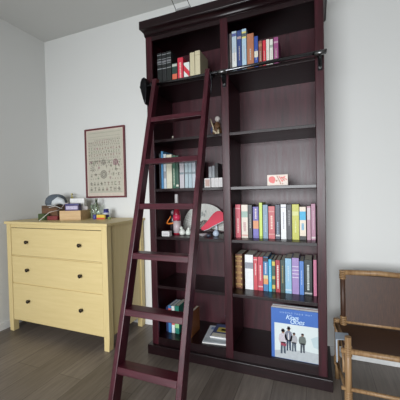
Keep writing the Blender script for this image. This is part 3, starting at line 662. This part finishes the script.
# heap at left of the crate: folded cloth over dark boxes
o = simple(MB(plain((.10, .055, .03), .6)).box(0, .21, 0, .14, 0, .125).box(.01, .20, -.001, .001, .02, .10, plain((.16, .08, .04), .6)), 'brown_box', (-1.235, .12, ZD+.0003), 'dark brown box under the grey cap at the left end', 'box', (0, 0, -.05), bevel=.003)
MB(plain((.06, .03, .02), .6)).box(-.001, .211, -.001, .141, .100, .102).build('lid_seam', o)
simple(MB(plain((.20, .03, .03), .6)).box(0, .10, 0, .05, 0, .035), 'red_packet', (-1.08, .045, ZD+.0003), 'small dark red packet in front of the brown box', 'packet', (0, 0, .2))
simple(MB(plain((.06, .09, .03), .6)).box(0, .085, 0, .05, 0, .055), 'green_packet', (-1.185, .04, ZD+.0003), 'small dark green packet left of the dark red one', 'packet', (0, 0, -.1))
cp = thing('flat_cap', (-1.13, .19, ZD+.1253), 'slate grey flat cap lying on top of the brown box', 'cap')
MB(plain((.10, .12, .145), .9, var=.2, scale=60)).lathe([(.10, 0), (.118, .01), (.120, .035), (.105, .068), (.075, .092), (.035, .103), (.0, .105)], sx=.95, sy=.62).build('crown', cp)
MB(plain((.10, .12, .145), .9, var=.2, scale=60)).lathe([(.05, 0), (.07, .004), (.072, .010), (.05, .018), (.0, .022)], (.045, -.055, .0), sx=1.1, sy=.8).build('peak', cp)
wl = MB(plain((.58, .61, .63), .7, var=.15, scale=30))
wl.tube([(-.055, 0, .02), (-.02, -.01, .035), (.02, -.005, .055), (.06, 0, .045), (.085, .005, .02)], [.012, .026, .032, .024, .010], seg=12)
o = wl.build('white_scarf'); o.location = (-1.000, .085, ZD+.118); tag(o, 'rumpled white scarf lying between the cap and the crate', 'scarf')
cn = thing('pump_bottle', (-1.075, .33, ZD), 'slim cream bottle with a yellow pump behind the crate', 'bottle')
MB(plain((.62, .58, .42), .35)).lathe([(.024, 0), (.026, .005), (.026, .155), (.018, .17), (.009, .176), (.009, .19)]).build('body', cn)
MB(plain((.66, .55, .15), .35)).lathe([(.011, .186), (.011, .20), (.004, .203), (.004, .222), (.009, .224), (.009, .234)]).build('pump', cn)
MB(plain((.05, .04, .03), .4)).tube([(0, 0, .228), (.022, -.01, .226)], .004).build('nozzle', cn)
g = 'glass jars behind the crate'
j = thing('glass_bottle', (-.735, .28, ZD), 'slender greenish glass bottle standing between crate and toy blocks', 'bottle', g)
MB(M_GREENGLASS).lathe([(.020, 0), (.022, .004), (.022, .105), (.015, .128), (.010, .138), (.010, .165)]).build('body', j)
MB(plain((.22, .24, .17), .5)).lathe([(.0115, .165), (.0115, .182)]).build('cap', j)
j = thing('glass_jar', (-.795, .31, ZD), 'wider greyish glass jar half hidden behind the crate', 'jar', g)
MB(M_GREENGLASS).lathe([(.026, 0), (.028, .004), (.028, .115), (.022, .125)]).build('body', j)
MB(plain((.30, .30, .28), .5)).lathe([(.024, .125), (.024, .142)]).build('lid', j)
j = thing('blue_jar', (-.610, .26, ZD), 'small dark blue jar with a pale label beside the glass bottle', 'jar')
MB(plain((.035, .04, .22), .3)).lathe([(.022, 0), (.025, .004), (.025, .062), (.021, .070)]).build('body', j)
MB(plain((.55, .55, .62), .5)).lathe([(.0253, .035), (.0253, .055)]).build('label', j)
MB(plain((.03, .03, .14), .3)).lathe([(.0225, .070), (.0225, .088)]).build('lid', j)
simple(MB(plain((.70, .50, .06), .5)).box(-.045, .035, 0, .022, 0, .040).box(-.044, .034, -.0008, .001, .002, .014, plain((.62, .06, .05), .5)), 'yellow_packet', (-.605, .185, ZD+.0003), 'yellow and red packet lying in front of the blue jar', 'packet', (0, 0, .12))
simple(MB(plain((.06, .06, .30), .35)).lathe([(.015, 0), (.016, .004), (.016, .035), (.010, .04)], seg=14), 'thimble', (-.685, .20, ZD+.0003), 'tiny blue rounded object between the glass bottle and yellow packet', 'ornament', bevel=0)
simple(MB(plain((.22, .32, .10), .5)).lathe([(.009, 0), (.014, .004), (.014, .014), (.006, .02)], seg=14), 'green_pebble', (-.545, .22, ZD+.0003), 'tiny green object right of the yellow packet', 'ornament', bevel=0)

# ------------------------------------------------------------------ wire arms on top of the bookcase
wa = thing('wire_arm_frame', (.32, -.02, TOP), 'thin dark wire arm frame on top of the bookcase reaching out into the room', 'wire frame')
MB(plain((.30, .30, .30), .4)).box(-.052, .058, -.030, -.010, 0, .012).build('base_bar', wa, .002)
for x in (-.048, .054):
    MB(M_BLACKIRON).tube([(x, -.02, .008), (x*.99, -.10, .045), (x*.98, -.20, .085), (x*.97, -.30, .115)], .0022, seg=8).build('arm', wa)
MB(M_BLACKIRON).tube([(-.0466, -.30, .115), (.0525, -.30, .115)], .0022, seg=8).build('crossbar', wa)

# ------------------------------------------------------------------ rattan chair
CX, CY = 1.245, -.20      # front left corner of the seat
ch = thing('rattan_chair', (CX, CY, 0), 'rattan chair with dark brown woven back standing right of the bookcase', 'chair')
SW, SD, SZ = .46, .33, .345
def pole(nm, pts, r=.014, mat=None): return MB(mat or M_RATTAN).tube(pts, r, seg=12).build(nm, ch)
for x in (.0, SW):
    xf = x+(.033 if x == 0 else -.033)
    pole('leg', [(xf, 0, 0), (xf, .0, .2), (xf, 0, SZ+.075)], .016)
    pole('leg', [(x, SD, 0), (x, SD, .2), (x, SD, SZ+.03)], .014)
pole('seat_rail', [(0, 0, SZ), (SW, 0, SZ)]); pole('seat_rail', [(0, SD, SZ), (SW, SD, SZ)])
pole('seat_rail', [(.033, 0, SZ), (0, SD, SZ)]); pole('seat_rail', [(SW-.033, 0, SZ), (SW, SD, SZ)])
for x, xf in ((0, .033), (SW, SW-.033)): pole('stretcher', [(xf, 0, .11), (x, SD, .11)], .010)
pole('stretcher', [(0, 0, .15), (SW, 0, .15)], .010)
for x in (.016, SW-.016): pole('brace', [(x, .02, .22), (x, .09, .31), (x, .165, .332), (x, .24, .31), (x, SD-.02, .22)], .008)
seat = MB(M_CANE).box(.01, SW-.01, .01, SD-.01, SZ-.005, SZ+.012).build('seat', ch, .005)
x0 = .035; x1 = SW-.035
for x in (x0, x1): pole('back_post', [(x, SD-.035, SZ), (x, SD-.02, .5), (x, SD-.0, .665)], .015, M_CANE)
pole('back_rail', [(x0, SD-.0, .665), ((x0+x1)/2, SD+.005, .672), (x1, SD-.0, .665)], .016)
pole('back_rail', [(x0, SD-.032, .375), (x1, SD-.032, .375)], .010)
MB(M_CANE).hexa([(x0, SD-.040, .375), (x1, SD-.040, .375), (x1, SD-.030, .375), (x0, SD-.030, .375), (x0, SD-.008, .655), (x1, SD-.008, .655), (x1, SD+.002, .655), (x0, SD+.002, .655)]).build('back_panel', ch)
# wound bindings at the joints
for x, y, z, ax in ((.033, 0, SZ, 2), (0, SD, SZ, 2), (.033, 0, .11, 2), (0, SD, .11, 2), (x0, SD-.003, .65, 2), (x0, SD-.033, .38, 2), (SW-.033, 0, SZ, 2), (x1, SD-.003, .65, 2)):
    b = MB(M_RATTAN)
    for k in range(5):
        zz = z-.024+k*.011; b.lathe([(.0165, 0), (.0195, .003), (.0195, .006), (.0165, .009)], (x, y, zz), seg=14)
    b.build('binding', ch)
# pale cloth hanging over the side rail
ct = MB(plain((.34, .39, .45), .85, var=.15, scale=40))
ct.hexa([(-.006, .03, -.12), (0, .03, -.12), (.0, .12, -.10), (-.006, .12, -.10), (-.008, .04, .0), (0, .04, .0), (0, .13, .0), (-.008, .13, .0)])
ct.hexa([(-.008, .04, 0), (-.002, .04, -.002), (-.002, .13, -.002), (-.008, .13, 0), (.06, .05, .004), (.06, .05, .0), (.06, .13, .0), (.06, .13, .004)])
o = ct.build('folded_cloth', None, .001); o.location = (CX-.012, CY+.03, SZ+.019); tag(o, 'pale blue cloth hanging over the side of the rattan chair seat', 'cloth')
